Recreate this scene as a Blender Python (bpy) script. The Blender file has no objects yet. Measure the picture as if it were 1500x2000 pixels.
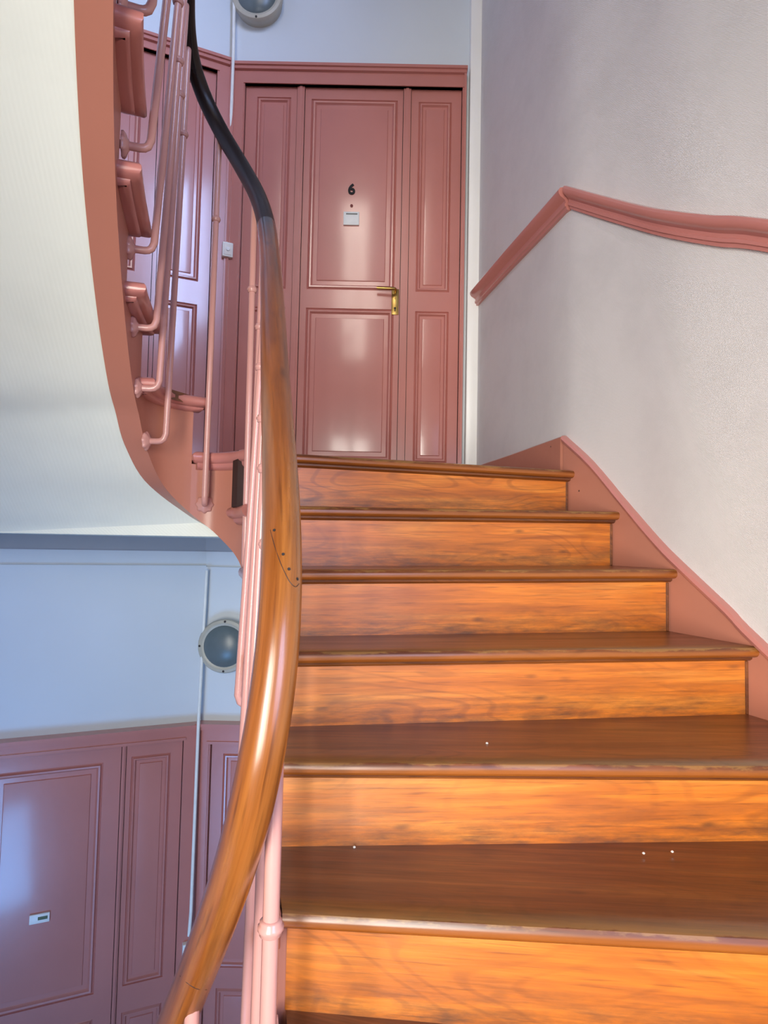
import bpy, bmesh, math, random
from mathutils import Vector, Matrix
random.seed(4)
sc = bpy.context.scene
C = sc.collection

# ------------------------------------------------------------------ camera
ZE = 3.26                       # eye height above the lower storey's floor
F = 1200.0                      # focal length for a 1500 x 2000 frame
PITCH = math.atan(62.0 / F)
ROLL = 0.020
fw = Vector((0, math.cos(PITCH), math.sin(PITCH)))
u0 = Vector((0, -math.sin(PITCH), math.cos(PITCH)))
r0 = Vector((1, 0, 0))
cu = math.cos(ROLL) * u0 - math.sin(ROLL) * r0
cr = math.cos(ROLL) * r0 + math.sin(ROLL) * u0
cam_d = bpy.data.cameras.new('camera')
cam_d.sensor_fit = 'VERTICAL'; cam_d.sensor_height = 36.0; cam_d.lens = 36.0 * F / 2000.0
cam_d.clip_start = 0.02
cam = bpy.data.objects.new('camera', cam_d); C.objects.link(cam)
m = Matrix((cr, cu, -fw)).transposed().to_4x4(); m.translation = Vector((0, 0, ZE))
cam.matrix_world = m
sc.camera = cam

# ------------------------------------------------------------------ world, lights, exposure
sc.view_settings.view_transform = 'Standard'
sc.view_settings.look = 'None'
sc.view_settings.gamma = 1.0
sc.view_settings.use_curve_mapping = False
sc.view_settings.exposure = 0.0
wd = bpy.data.worlds.new('world'); sc.world = wd; wd.use_nodes = True
bg = wd.node_tree.nodes['Background']
bg.inputs[0].default_value = (0.80, 0.88, 1.0, 1); bg.inputs[1].default_value = 0.38

def area(name, loc, rot, sx, sy, power, col):
    l = bpy.data.lights.new(name, 'AREA'); l.shape = 'RECTANGLE'; l.size = sx; l.size_y = sy
    l.energy = power; l.color = col
    o = bpy.data.objects.new(name, l); C.objects.link(o); o.location = loc; o.rotation_euler = rot
    return o
# daylight that falls through the two tall windows of the half landings (behind the camera)
def area_w(name, x, z, sx, sz, yaw, tilt, power, col, spread):
    """a window's daylight: yaw > 0 turns it to the left wall, tilt > 0 upwards"""
    o = area(name, (x, -1.68, ZE + z), (math.radians(90 + tilt), 0, math.radians(yaw)), sx, sz, power, col)
    o.data.spread = math.radians(spread); return o
# (x0, x1, z0, z1) of the windows in the wall behind the camera, z from eye height
WINS = [(-1.85, -0.35, -4.2, -2.6), (-0.95, 0.10, -1.22, 1.08), (-0.75, -0.05, 2.62, 4.55)]
SIDE = [(-1.40, -0.40, -0.75, 1.25), (-1.40, -0.40, 2.62, 4.55)]     # y0, y1, z0, z1 of the windows in the curved right wall, behind the camera
area_w('daylight_half_landing', -0.42, -0.07, 1.0, 2.25, -26, -2, 76, (1.0, 0.965, 0.87), 100)
area_w('daylight_upper_landing', -0.40, 3.6, 0.66, 1.9, 2, -24, 12, (1.0, 0.90, 0.78), 80)
def area_s(name, z, sz, yaw, tilt, power, col, spread):
    o = area(name, (1.16, -0.90, ZE + z), (math.radians(90 + tilt), 0, math.radians(yaw)), 0.95, sz, power, col)
    o.data.spread = math.radians(spread); return o
area_s('skylight_side_upper', 3.55, 1.85, 47, -12, 72, (0.42, 0.58, 1.0), 72)
area_s('skylight_side_half', 0.25, 1.9, 45, -16, 17, (0.46, 0.58, 1.0), 84)
area_w('skylight_lower_landing', -1.1, -3.4, 1.45, 1.5, 0, 22, 84, (0.15, 0.45, 1.0), 150)

# ------------------------------------------------------------------ pixel helpers (photo measured in 1500 x 2000)
def ray(px, py): return fw + (px - 750) / F * cr - (py - 1000) / F * cu
def at(px, py, Y):
    d = ray(px, py); return Vector((0, 0, ZE)) + d * (Y / d.y)
def on_plane(px, py, O, N):
    d = ray(px, py); t = (O - Vector((0, 0, ZE))).dot(N) / d.dot(N)
    return Vector((0, 0, ZE)) + d * t
def hit_curve(px, py, poly):
    d = ray(px, py); best = None
    for a, b in zip(poly[:-1], poly[1:]):
        ex, ey = b[0] - a[0], b[1] - a[1]
        den = d.x * ey - d.y * ex
        if abs(den) < 1e-9: continue
        t = (a[0] * ey - a[1] * ex) / den
        s = (a[0] * d.y - a[1] * d.x) / den
        if t > 0 and -0.08 <= s <= 1.08 and (best is None or t < best): best = t
    if best is None: raise ValueError('no hit %s %s' % (px, py))
    return Vector((0, 0, ZE)) + d * best

# ------------------------------------------------------------------ mesh helpers
class MB:
    def __init__(s): s.v = []; s.f = []; s.uv = []
    def face(s, pts, uvs=None):
        i = len(s.v); s.v += [tuple(p) for p in pts]; s.f.append(tuple(range(i, i + len(pts))))
        s.uv.append(uvs if uvs else [(p[0] + p[1], p[2]) for p in pts])
    def grid(s, rows, uvrows, closed=False):
        """rows: list of equal-length point lists"""
        i0 = len(s.v); n = len(rows[0])
        for r in rows: s.v += [tuple(p) for p in r]
        for a in range(len(rows) - 1):
            for b in range(n if closed else n - 1):
                c = (b + 1) % n
                s.f.append((i0 + a * n + b, i0 + a * n + c, i0 + (a + 1) * n + c, i0 + (a + 1) * n + b))
                u1 = uvrows[a]; u2 = uvrows[a + 1]
                s.uv.append([u1[b], u1[b + 1], u2[b + 1], u2[b]])
    def box(s, O, U, V, W, u, v, w):
        P = lambda a, b, c: O + U * a + V * b + W * c
        (a0, a1), (b0, b1), (c0, c1) = u, v, w
        q = [[(a0, b0, c1), (a1, b0, c1), (a1, b1, c1), (a0, b1, c1)], [(a1, b0, c0), (a0, b0, c0), (a0, b1, c0), (a1, b1, c0)],
             [(a0, b0, c0), (a0, b0, c1), (a0, b1, c1), (a0, b1, c0)], [(a1, b0, c1), (a1, b0, c0), (a1, b1, c0), (a1, b1, c1)],
             [(a0, b1, c1), (a1, b1, c1), (a1, b1, c0), (a0, b1, c0)], [(a0, b0, c0), (a1, b0, c0), (a1, b0, c1), (a0, b0, c1)]]
        for f in q: s.face([P(*p) for p in f], [(p[0] + p[2], p[1] + p[2]) for p in f])
    def build(s, name, mat, parent=None, smooth=False, bevel=0, merge=True, angle=40):
        me = bpy.data.meshes.new(name); me.from_pydata(s.v, [], s.f)
        ul = me.uv_layers.new(name='uv'); k = 0
        for f in s.uv:
            for t in f: ul.data[k].uv = t; k += 1
        bm = bmesh.new(); bm.from_mesh(me)
        if merge: bmesh.ops.remove_doubles(bm, verts=bm.verts, dist=1e-5)
        bmesh.ops.recalc_face_normals(bm, faces=bm.faces)
        if bevel:
            es = [e for e in bm.edges if len(e.link_faces) == 2 and e.calc_face_angle(0) > 0.6]
            bmesh.ops.bevel(bm, geom=es, offset=bevel, segments=2, affect='EDGES', profile=0.5)
        bm.to_mesh(me); bm.free()
        if smooth:
            for p in me.polygons: p.use_smooth = True
            try: me.set_sharp_from_angle(angle=math.radians(angle))
            except Exception: pass
        me.materials.append(mat)
        o = bpy.data.objects.new(name, me); C.objects.link(o)
        if parent: o.parent = parent
        return o

def cum(pts):
    L = [0.0]
    for a, b in zip(pts[:-1], pts[1:]): L.append(L[-1] + (Vector(b) - Vector(a)).length)
    return L

def catmull(pts, n=8):
    P = [Vector(p) for p in pts]; P = [2 * P[0] - P[1]] + P + [2 * P[-1] - P[-2]]; out = []
    for i in range(1, len(P) - 2):
        a, b, c, d = P[i - 1:i + 3]
        for k in range(n):
            t = k / n
            out.append(0.5 * (2 * b + (c - a) * t + (2 * a - 5 * b + 4 * c - d) * t * t + (3 * b - a - 3 * c + d) * t ** 3))
    out.append(P[-2]); return out

def sweep(mb, path, prof, up=Vector((0, 0, 1)), closed=True, scales=None, caps=True, side_fn=None, transport=False):
    path = [Vector(p) for p in path]; L = cum(path); rows = []; uvr = []
    pl = [0.0]
    pp = prof + ([prof[0]] if closed else [])
    for a, b in zip(pp[:-1], pp[1:]): pl.append(pl[-1] + math.hypot(b[0] - a[0], b[1] - a[1]))
    ref = None
    for i, p in enumerate(path):
        t = (path[min(i + 1, len(path) - 1)] - path[max(i - 1, 0)]).normalized()
        if side_fn: sd = side_fn(i, t)
        elif ref is None: sd = t.cross(up).normalized()
        else: sd = (ref - t * ref.dot(t)).normalized()
        if transport: ref = sd
        uu = sd.cross(t).normalized() if side_fn is None else up
        k = scales[i] if scales else 1.0
        rows.append([p + sd * (a * k) + uu * (b * k) for a, b in prof])
        uvr.append([(L[i], q) for q in pl] + ([] if closed else []))
    mb.grid(rows, uvr, closed)
    if caps and closed:
        for r in (rows[0], rows[-1]): mb.face(r)

def circ(r, n=12): return [(r * math.cos(2 * math.pi * i / n), r * math.sin(2 * math.pi * i / n)) for i in range(n)]

def tube(mb, path, r, n=10):
    path = [Vector(p) for p in path]; rows = []; uvr = []; L = cum(path); ref = None
    for i, p in enumerate(path):
        t = (path[min(i + 1, len(path) - 1)] - path[max(i - 1, 0)]).normalized()
        if ref is None: ref = t.orthogonal().normalized()
        ref = (ref - t * ref.dot(t)).normalized(); b = t.cross(ref)
        rr = r[i] if isinstance(r, list) else r
        rows.append([p + ref * (rr * math.cos(2 * math.pi * k / n)) + b * (rr * math.sin(2 * math.pi * k / n)) for k in range(n)])
        uvr.append([(L[i], k * 0.01) for k in range(n + 1)])
    mb.grid(rows, uvr, True); mb.face(rows[0]); mb.face(rows[-1])

def lathe(mb, O, axis, prof, n=20):
    """prof: (distance along axis, radius)"""
    axis = axis.normalized(); a = axis.orthogonal().normalized(); b = axis.cross(a); rows = []; uvr = []
    for h, r in prof:
        rows.append([O + axis * h + a * (r * math.cos(2 * math.pi * k / n)) + b * (r * math.sin(2 * math.pi * k / n)) for k in range(n)])
        uvr.append([(h, k * .01) for k in range(n + 1)])
    mb.grid(rows, uvr, True)
    if prof[0][1] > 1e-4: mb.face(rows[0])
    if prof[-1][1] > 1e-4: mb.face(rows[-1])

def nested(mb, O, U, V, W, u, v, prof):
    """a framed panel: concentric rectangles, prof = (inset, proud)"""
    rows = []; 
    for ins, w in prof:
        a0, a1, b0, b1 = u[0] + ins, u[1] - ins, v[0] + ins, v[1] - ins
        rows.append([O + U * a + V * b + W * w for a, b in ((a0, b0), (a1, b0), (a1, b1), (a0, b1))])
    uvr = [[(0, 0), (1, 0), (1, 1), (0, 1), (0, 0)]] * len(rows)
    mb.grid(rows, uvr, True); mb.face(rows[-1])

def empty(name, loc):
    o = bpy.data.objects.new(name, None); C.objects.link(o); o.location = loc; o.empty_display_size = 0.1
    return o
def tag(o, label, cat, group=None):
    o['label'] = label; o['category'] = cat
    if group: o['group'] = group
    return o
def struct(o, label=None):
    o['kind'] = 'structure'
    if label: o['label'] = label
    return o
def adopt(ch, par):
    """parent keeping the mesh in world coordinates"""
    ch.parent = par; ch.matrix_parent_inverse = Matrix.Translation(par.location).inverted()
    return ch

# ------------------------------------------------------------------ materials
def nt(name):
    mt = bpy.data.materials.new(name); mt.use_nodes = True
    t = mt.node_tree; return mt, t, t.nodes['Principled BSDF']
def N(t, ty, **kw):
    n = t.nodes.new(ty)
    for k, v in kw.items():
        if hasattr(n, k): setattr(n, k, v)
    return n
def ramp(t, src, stops):
    r = N(t, 'ShaderNodeValToRGB'); e = r.color_ramp.elements
    while len(e) < len(stops): e.new(0.5)
    for i, (p, c) in enumerate(stops): e[i].position = p; e[i].color = (*c, 1) if len(c) == 3 else c
    t.links.new(src, r.inputs[0]); return r
def mix(t, fac, a, b, mode='MIX'):
    n = N(t, 'ShaderNodeMix', data_type='RGBA', blend_type=mode)
    for s, v in ((n.inputs[0], fac), (n.inputs[6], a), (n.inputs[7], b)):
        if hasattr(v, 'links') or hasattr(v, 'node'): t.links.new(v, s)
        elif isinstance(v, (int, float)): s.default_value = v
        else: s.default_value = (*v, 1)
    return n.outputs[2]
def math_n(t, op, a, b=0.0):
    n = N(t, 'ShaderNodeMath', operation=op)
    for i, v in enumerate((a, b)):
        if hasattr(v, 'node'): t.links.new(v, n.inputs[i])
        else: n.inputs[i].default_value = v
    return n.outputs[0]

def paint(name, col, rough=0.3, spec=0.5, bump=0.15, bscale=60, var=0.06, coat=0.0, chips=0.0):
    mt, t, b = nt(name)
    tc = N(t, 'ShaderNodeTexCoord'); n1 = N(t, 'ShaderNodeTexNoise'); n1.inputs['Scale'].default_value = 2.3; n1.inputs['Detail'].default_value = 3
    t.links.new(tc.outputs['Object'], n1.inputs['Vector'])
    r = ramp(t, n1.outputs[0], [(0.3, tuple(c * (1 - var) for c in col)), (0.7, tuple(min(1, c * (1 + var)) for c in col))])
    out = r.outputs[0]
    if chips:
        n3 = N(t, 'ShaderNodeTexVoronoi'); n3.inputs['Scale'].default_value = 11
        t.links.new(tc.outputs['Object'], n3.inputs['Vector'])
        ck = ramp(t, n3.outputs['Distance'], [(0.03, (1, 1, 1)), (0.05, (0, 0, 0))])
        out = mix(t, ck.outputs[0], out, (0.03, 0.012, 0.01))
    t.links.new(out, b.inputs['Base Color'])
    b.inputs['Roughness'].default_value = rough; b.inputs['Specular IOR Level'].default_value = spec
    b.inputs['Coat Weight'].default_value = coat; b.inputs['Coat Roughness'].default_value = 0.12
    n2 = N(t, 'ShaderNodeTexNoise'); n2.inputs['Scale'].default_value = bscale; n2.inputs['Detail'].default_value = 2
    t.links.new(tc.outputs['Object'], n2.inputs['Vector'])
    bp = N(t, 'ShaderNodeBump'); bp.inputs['Strength'].default_value = bump; bp.inputs['Distance'].default_value = 0.004
    t.links.new(n2.outputs[0], bp.inputs['Height']); t.links.new(bp.outputs[0], b.inputs['Normal'])
    return mt

def wallpaper(name, col, scale=160, strength=0.35, scuff=0.05):
    mt, t, b = nt(name)
    tc = N(t, 'ShaderNodeTexCoord'); uv = N(t, 'ShaderNodeUVMap'); uv.uv_map = 'uv'
    w1 = N(t, 'ShaderNodeTexWave', wave_type='BANDS', bands_direction='DIAGONAL'); w1.inputs['Scale'].default_value = scale; w1.inputs['Distortion'].default_value = 1.5; w1.inputs['Detail'].default_value = 1
    t.links.new(uv.outputs[0], w1.inputs['Vector'])
    n1 = N(t, 'ShaderNodeTexNoise'); n1.inputs['Scale'].default_value = scale * 1.4; n1.inputs['Detail'].default_value = 2
    t.links.new(uv.outputs[0], n1.inputs['Vector'])
    h = math_n(t, 'ADD', w1.outputs[1], n1.outputs[0])
    bp = N(t, 'ShaderNodeBump'); bp.inputs['Strength'].default_value = strength; bp.inputs['Distance'].default_value = 0.002
    t.links.new(h, bp.inputs['Height']); t.links.new(bp.outputs[0], b.inputs['Normal'])
    n2 = N(t, 'ShaderNodeTexNoise'); n2.inputs['Scale'].default_value = 3.5; n2.inputs['Detail'].default_value = 6; n2.inputs['Roughness'].default_value = .65
    t.links.new(tc.outputs['Object'], n2.inputs['Vector'])
    r = ramp(t, n2.outputs[0], [(0.28, tuple(c * (1 - 2.2 * scuff) for c in col)), (0.55, col)])
    t.links.new(r.outputs[0], b.inputs['Base Color']); b.inputs['Roughness'].default_value = 0.6
    b.inputs['Specular IOR Level'].default_value = 0.3
    return mt

def wood(name, dark, mid, light, nose=None, dirt=False, rough=0.28, coat=0.4, figure=1.0, shade_fade=False, coat_rough=0.22):
    """grain runs along U (metres); V runs across. per-object shift"""
    mt, t, b = nt(name)
    uv = N(t, 'ShaderNodeUVMap'); uv.uv_map = 'uv'
    oi = N(t, 'ShaderNodeObjectInfo')
    cb = N(t, 'ShaderNodeCombineXYZ')
    t.links.new(math_n(t, 'MULTIPLY', oi.outputs['Random'], 37.0), cb.inputs[0])
    t.links.new(math_n(t, 'MULTIPLY', oi.outputs['Random'], 11.0), cb.inputs[1])
    add = N(t, 'ShaderNodeVectorMath', operation='ADD'); t.links.new(uv.outputs[0], add.inputs[0]); t.links.new(cb.outputs[0], add.inputs[1])
    def mp(sx, sy):
        q = N(t, 'ShaderNodeMapping'); q.inputs['Scale'].default_value = (sx, sy, 1); t.links.new(add.outputs[0], q.inputs[0]); return q.outputs[0]
    nA = N(t, 'ShaderNodeTexNoise'); nA.inputs['Scale'].default_value = 1; nA.inputs['Detail'].default_value = 5; nA.inputs['Distortion'].default_value = .8
    t.links.new(mp(1.6, 20), nA.inputs['Vector'])
    base = ramp(t, nA.outputs[0], [(0.25, dark), (0.5, mid), (0.75, light)]).outputs[0]
    # cathedral figure: bands of a slow noise
    nB = N(t, 'ShaderNodeTexNoise'); nB.inputs['Scale'].default_value = 1; nB.inputs['Detail'].default_value = 1.5
    t.links.new(mp(1.5, 5.0), nB.inputs['Vector'])
    sn = math_n(t, 'SINE', math_n(t, 'MULTIPLY', nB.outputs[0], 120.0))
    ln = ramp(t, sn, [(0.55, (0, 0, 0)), (0.95, (1, 1, 1))])
    nG = N(t, 'ShaderNodeTexNoise'); nG.inputs['Scale'].default_value = 1; t.links.new(mp(1.2, 3), nG.inputs['Vector'])
    gate = ramp(t, nG.outputs[0], [(0.42, (0, 0, 0)), (0.62, (1, 1, 1))])
    k = math_n(t, 'MULTIPLY', math_n(t, 'MULTIPLY', ln.outputs[0], gate.outputs[0]), 0.38 * figure)
    base = mix(t, k, base, tuple(c * 0.45 for c in dark))
    # pores
    nP = N(t, 'ShaderNodeTexNoise'); nP.inputs['Scale'].default_value = 1; nP.inputs['Detail'].default_value = 3
    t.links.new(mp(9, 190), nP.inputs['Vector'])
    pr = ramp(t, nP.outputs[0], [(0.56, (0, 0, 0)), (0.72, (1, 1, 1))])
    base = mix(t, math_n(t, 'MULTIPLY', pr.outputs[0], 0.5), base, tuple(c * 0.3 for c in dark))
    nS = N(t, 'ShaderNodeTexNoise'); nS.inputs['Scale'].default_value = 1; nS.inputs['Detail'].default_value = 4; nS.inputs['Roughness'].default_value = .65
    t.links.new(mp(3.5, 70), nS.inputs['Vector'])
    st = ramp(t, nS.outputs[0], [(0.40, (1, 1, 1)), (0.60, (0, 0, 0))])
    base = mix(t, math_n(t, 'MULTIPLY', st.outputs[0], 0.38), base, tuple(c * 0.55 for c in dark))
    # knocks and knots
    vo = N(t, 'ShaderNodeTexVoronoi'); vo.inputs['Scale'].default_value = 1; vo.inputs['Randomness'].default_value = 1
    t.links.new(mp(5.5, 17), vo.inputs['Vector'])
    kn = ramp(t, vo.outputs['Distance'], [(0.03, (1, 1, 1)), (0.13, (0, 0, 0))])
    base = mix(t, math_n(t, 'MULTIPLY', kn.outputs[0], 0.55), base, (0.03, 0.012, 0.006))
    sep = N(t, 'ShaderNodeSeparateXYZ'); t.links.new(uv.outputs[0], sep.inputs[0])
    if dirt:   # scuffed lower edge of the risers
        nD = N(t, 'ShaderNodeTexNoise'); nD.inputs['Scale'].default_value = 1; nD.inputs['Detail'].default_value = 6; nD.inputs['Roughness'].default_value = .7
        t.links.new(mp(9, 45), nD.inputs['Vector'])
        lo = ramp(t, sep.outputs[1], [(0.0, (1, 1, 1)), (0.10, (0, 0, 0))])
        dn = ramp(t, nD.outputs[0], [(0.40, (0, 0, 0)), (0.68, (1, 1, 1))])
        base = mix(t, math_n(t, 'MULTIPLY', math_n(t, 'MULTIPLY', lo.outputs[0], dn.outputs[0]), .85), base, (0.075, 0.034, 0.017))
    if shade_fade:   # painted shade, deepening towards the join with the upper length
        fd = ramp(t, sep.outputs[0], [(0.02, (1, 1, 1)), (0.22, (0, 0, 0))])
        base = mix(t, fd.outputs[0], base, (0.028, 0.014, 0.010))
    if nose:   # worn edge: V is measured from the front edge
        nD = N(t, 'ShaderNodeTexNoise'); nD.inputs['Scale'].default_value = 1; nD.inputs['Detail'].default_value = 5; nD.inputs['Roughness'].default_value = .7
        t.links.new(mp(7, 30), nD.inputs['Vector'])
        vv = math_n(t, 'ADD', sep.outputs[1], math_n(t, 'MULTIPLY', math_n(t, 'SUBTRACT', nD.outputs[0], 0.5), 0.05))
        lo = ramp(t, vv, [(0.0, (0, 0, 0)), (0.004, (1, 1, 1)), (0.055, (0, 0, 0))])
        base = mix(t, math_n(t, 'MULTIPLY', lo.outputs[0], .38), base, nose)
        fr_ = ramp(t, math_n(t, 'MULTIPLY', sep.outputs[1], -1.0), [(0.0, (0, 0, 0)), (0.006, (1, 1, 1)), (0.03, (1, 1, 1)), (0.045, (0, 0, 0))])
        base = mix(t, math_n(t, 'MULTIPLY', fr_.outputs[0], math_n(t, 'ADD', 0.35, math_n(t, 'MULTIPLY', nD.outputs[0], .5))), base, (0.42, 0.125, 0.018))
    t.links.new(base, b.inputs['Base Color'])
    rr = ramp(t, nA.outputs[0], [(0.2, (rough + .1,) * 3), (0.8, (rough,) * 3)])
    t.links.new(rr.outputs[0], b.inputs['Roughness'])
    b.inputs['Coat Weight'].default_value = coat; b.inputs['Coat Roughness'].default_value = coat_rough
    bp = N(t, 'ShaderNodeBump'); bp.inputs['Strength'].default_value = 0.25; bp.inputs['Distance'].default_value = 0.001
    t.links.new(nP.outputs[0], bp.inputs['Height']); t.links.new(bp.outputs[0], b.inputs['Normal'])
    return mt

def plain(name, col, rough=0.4, metal=0.0, trans=0.0):
    mt, t, b = nt(name)
    tc = N(t, 'ShaderNodeTexCoord'); n1 = N(t, 'ShaderNodeTexNoise'); n1.inputs['Scale'].default_value = 25; t.links.new(tc.outputs['Object'], n1.inputs['Vector'])
    r = ramp(t, n1.outputs[0], [(0.3, tuple(c * .92 for c in col)), (0.7, col)])
    t.links.new(r.outputs[0], b.inputs['Base Color'])
    b.inputs['Roughness'].default_value = rough; b.inputs['Metallic'].default_value = metal
    if trans: b.inputs['Transmission Weight'].default_value = trans
    return mt

PINK = paint('pink_gloss_paint', (0.53, 0.20, 0.168), rough=0.30, bump=0.10, bscale=26, coat=0.5)
PINKS = paint('pink_string_paint', (0.47, 0.185, 0.125), rough=0.34, bump=0.12, bscale=30, chips=0.6)
PINKB = paint('pink_baluster_paint', (0.58, 0.29, 0.25), rough=0.25, bump=0.08, bscale=80, coat=0.2)
WPAPER = wallpaper('stair_wallpaper', (0.72, 0.685, 0.675), 150, 0.5, 0.04)
SOFFIT = wallpaper('soffit_paper', (0.84, 0.86, 0.76), 60, 0.10, 0.02)
WALLP = paint('landing_wall_paint', (0.66, 0.71, 0.76), rough=0.5, bump=0.05, bscale=30, var=0.02)
BOUNCE_FLOOR = paint('pale_bounce_floor', (0.72, 0.70, 0.64), rough=0.35, bump=0.05, var=0.05)
CORNICE_SHADE = paint('cornice_shade_grey', (0.27, 0.29, 0.34), rough=0.45, bump=0.05, var=0.03)  # the cornice's shadow is put into this grey
WHITE = paint('white_trim_paint', (0.90, 0.89, 0.87), rough=0.35, bump=0.05, var=0.03)
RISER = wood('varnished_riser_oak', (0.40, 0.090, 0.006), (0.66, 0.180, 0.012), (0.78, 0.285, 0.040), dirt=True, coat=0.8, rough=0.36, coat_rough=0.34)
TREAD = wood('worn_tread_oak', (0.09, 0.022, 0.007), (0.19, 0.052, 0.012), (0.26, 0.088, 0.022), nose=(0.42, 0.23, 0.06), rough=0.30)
RAILD = wood('shaded_rail_wood', (0.010, 0.005, 0.004), (0.020, 0.010, 0.007), (0.035, 0.018, 0.011), rough=0.36, coat=0.0, figure=.3)  # near-black colour carries the shade on the upper rail
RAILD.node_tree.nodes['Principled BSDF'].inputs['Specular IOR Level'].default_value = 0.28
RAILW = wood('polished_rail_wood', (0.12, 0.030, 0.006), (0.27, 0.080, 0.013), (0.40, 0.155, 0.036), rough=0.24, coat=0.45, figure=.5, shade_fade=True)
BRASS = plain('brass', (0.45, 0.29, 0.09), 0.3, 1.0)
BLACK = plain('black_enamel', (0.006, 0.005, 0.005), 0.7)
PLAST = plain('white_plastic', (0.88, 0.89, 0.86), 0.4)
CREAM = plain('cream_metal', (0.50, 0.47, 0.39), 0.4)
LGLASS = plain('frosted_lamp_glass', (0.13, 0.165, 0.175), 0.32)
DARKM = plain('dark_gap', (0.02, 0.015, 0.015), 0.6)
DARKW = plain('bare_dark_wood', (0.035, 0.014, 0.010), 0.6)
GREEND = plain('olive_tag', (0.10, 0.12, 0.05), 0.5)
CHIPW = plain('paper_white', (0.85, 0.82, 0.76), 0.8)

# ------------------------------------------------------------------ layout in plan
R = 0.175
Z0 = ZE + 0.278                       # upper landing
YD = 3.33                             # far wall (door 6)
ZV = Vector((0, 0, 1))
farO = Vector((0, YD, 0)); farN = Vector((0, -1, 0))
cornU = on_plane(455, 120, farO, farN); cornL = on_plane(397, 1260, farO, farN)
XR = on_plane(931, 400, farO, farN).x
H = on_plane(600, 141, farO, farN).z - on_plane(440, 1409, farO, farN).z
ZL = Z0 - H                           # lower landing floor
oblU = Vector((2.365, 1, 0)).normalized()     # along the oblique wall, towards the corner
oblN = Vector((oblU.y, -oblU.x, 0))           # faces the viewer
CK = at(1105, 840, 2.31)
CORN = (CK.x, 2.31)                    # where the landing wall meets the stair wall
WALLR = catmull([CORN, (0.805, 2.03), (0.88, 1.80), (0.975, 1.55), (1.065, 1.25), (1.125, 0.90), (1.14, 0.5), (1.11, 0.0), (1.06, -0.6), (1.02, -1.5)], 5)
WALLR = [(p[0], p[1]) for p in [Vector((q[0], q[1])) for q in WALLR]]

def wall_strip(name, pts, z0, z1, mat, label=None, thick=0.0):
    mb = MB(); P = [Vector((p[0], p[1], 0)) for p in pts]; L = cum(P)
    rows = [[Vector((p.x, p.y, z0)) for p in P], [Vector((p.x, p.y, z1)) for p in P]]
    mb.grid(rows, [[(l, z0) for l in L], [(l, z1) for l in L]])
    o = mb.build(name, mat, smooth=True, angle=30); struct(o, label); return o

ZT = ZE + 5.3
obl_end_u = 1.30
oU = Vector((cornU.x, YD, 0)); oL = Vector((cornL.x, YD, 0))
eU = oU - oblU * obl_end_u; eL = oL - oblU * obl_end_u
SLABB = ZE + 0.012
wall_strip('wall_far', [(cornU.x, YD), (XR, YD)], Z0 - 0.05, ZT, WALLP)
wall_strip('wall_far', [(cornL.x, YD), (1.3, YD)], ZL, SLABB, WALLP)
wall_strip('wall_left', [(eU.x, eU.y), (cornU.x, YD)], Z0 - 0.05, ZT, WALLP)
wall_strip('wall_left', [(eL.x, eL.y), (cornL.x, YD)], ZL, SLABB, WALLP)
wall_strip('wall_left', [(-2.05, -1.55), (-2.05, eU.y), (eU.x, eU.y)], ZE - 5.2, ZT, WPAPER)
rw = [(XR, YD), (CORN[0] + (XR - CORN[0]) * .18, CORN[1] + (YD - CORN[1]) * .18)] + WALLR
def wall_x(y):
    for a, b in zip(WALLR[:-1], WALLR[1:]):
        if b[1] <= y <= a[1]: return a[0] + (b[0] - a[0]) * (a[1] - y) / (a[1] - b[1])
sy1, sy0 = SIDE[0][1], SIDE[0][0]
front = [p for p in rw if p[1] > sy1 + .01] + [(wall_x(sy1), sy1)]; midw = [(wall_x(sy1), sy1), (wall_x(sy0), sy0)]; backw = [(wall_x(sy0), sy0), WALLR[-1]]
wall_strip('wall_right', front, ZE - 5.2, ZT, WPAPER)
wall_strip('wall_right', backw, ZE - 5.2, ZT, WPAPER)
for a, b in ((ZE - 5.2, ZE + SIDE[0][2]), (ZE + SIDE[0][3], ZE + SIDE[1][2]), (ZE + SIDE[1][3], ZT)): wall_strip('wall_right', midw, a, b, WPAPER)
# back wall with the two window openings
mb = MB(); O = Vector((0, -1.5, 0)); U = Vector((1, 0, 0)); W = Vector((0, 1, 0))
ZB = ZE - 5.2; cuts = []
rowsw = [(-4.2, -2.6, [WINS[0]]), (-1.22, 1.08, [WINS[1]]), (2.62, 4.55, [WINS[2]])]
zlast = ZB
for c, d, ws in rowsw:
    c += ZE; d += ZE; cuts.append((-2.05, 1.03, zlast, c)); xl = -2.05
    for x0, x1, a, b in ws:
        cuts.append((xl, x0, c, d)); xl = x1
        if a + ZE > c: cuts.append((x0, x1, c, a + ZE))
    cuts.append((xl, 1.03, c, d)); zlast = d
cuts.append((-2.05, 1.03, zlast, ZT))
for a, b, c, d in cuts: mb.box(O, U, ZV, W, (a, b), (c, d), (-0.12, 0))
struct(mb.build('wall_near', WPAPER, merge=False))
mt, t, b = nt('window_glass')
for l in list(b.outputs[0].links): t.links.remove(l)
tr = N(t, 'ShaderNodeBsdfTransparent'); gl = N(t, 'ShaderNodeBsdfGlossy'); gl.inputs['Roughness'].default_value = .02
mx = N(t, 'ShaderNodeMixShader'); mx.inputs[0].default_value = 0.06
t.links.new(tr.outputs[0], mx.inputs[1]); t.links.new(gl.outputs[0], mx.inputs[2]); t.links.new(mx.outputs[0], t.nodes['Material Output'].inputs[0])
WGLASS = mt
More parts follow.
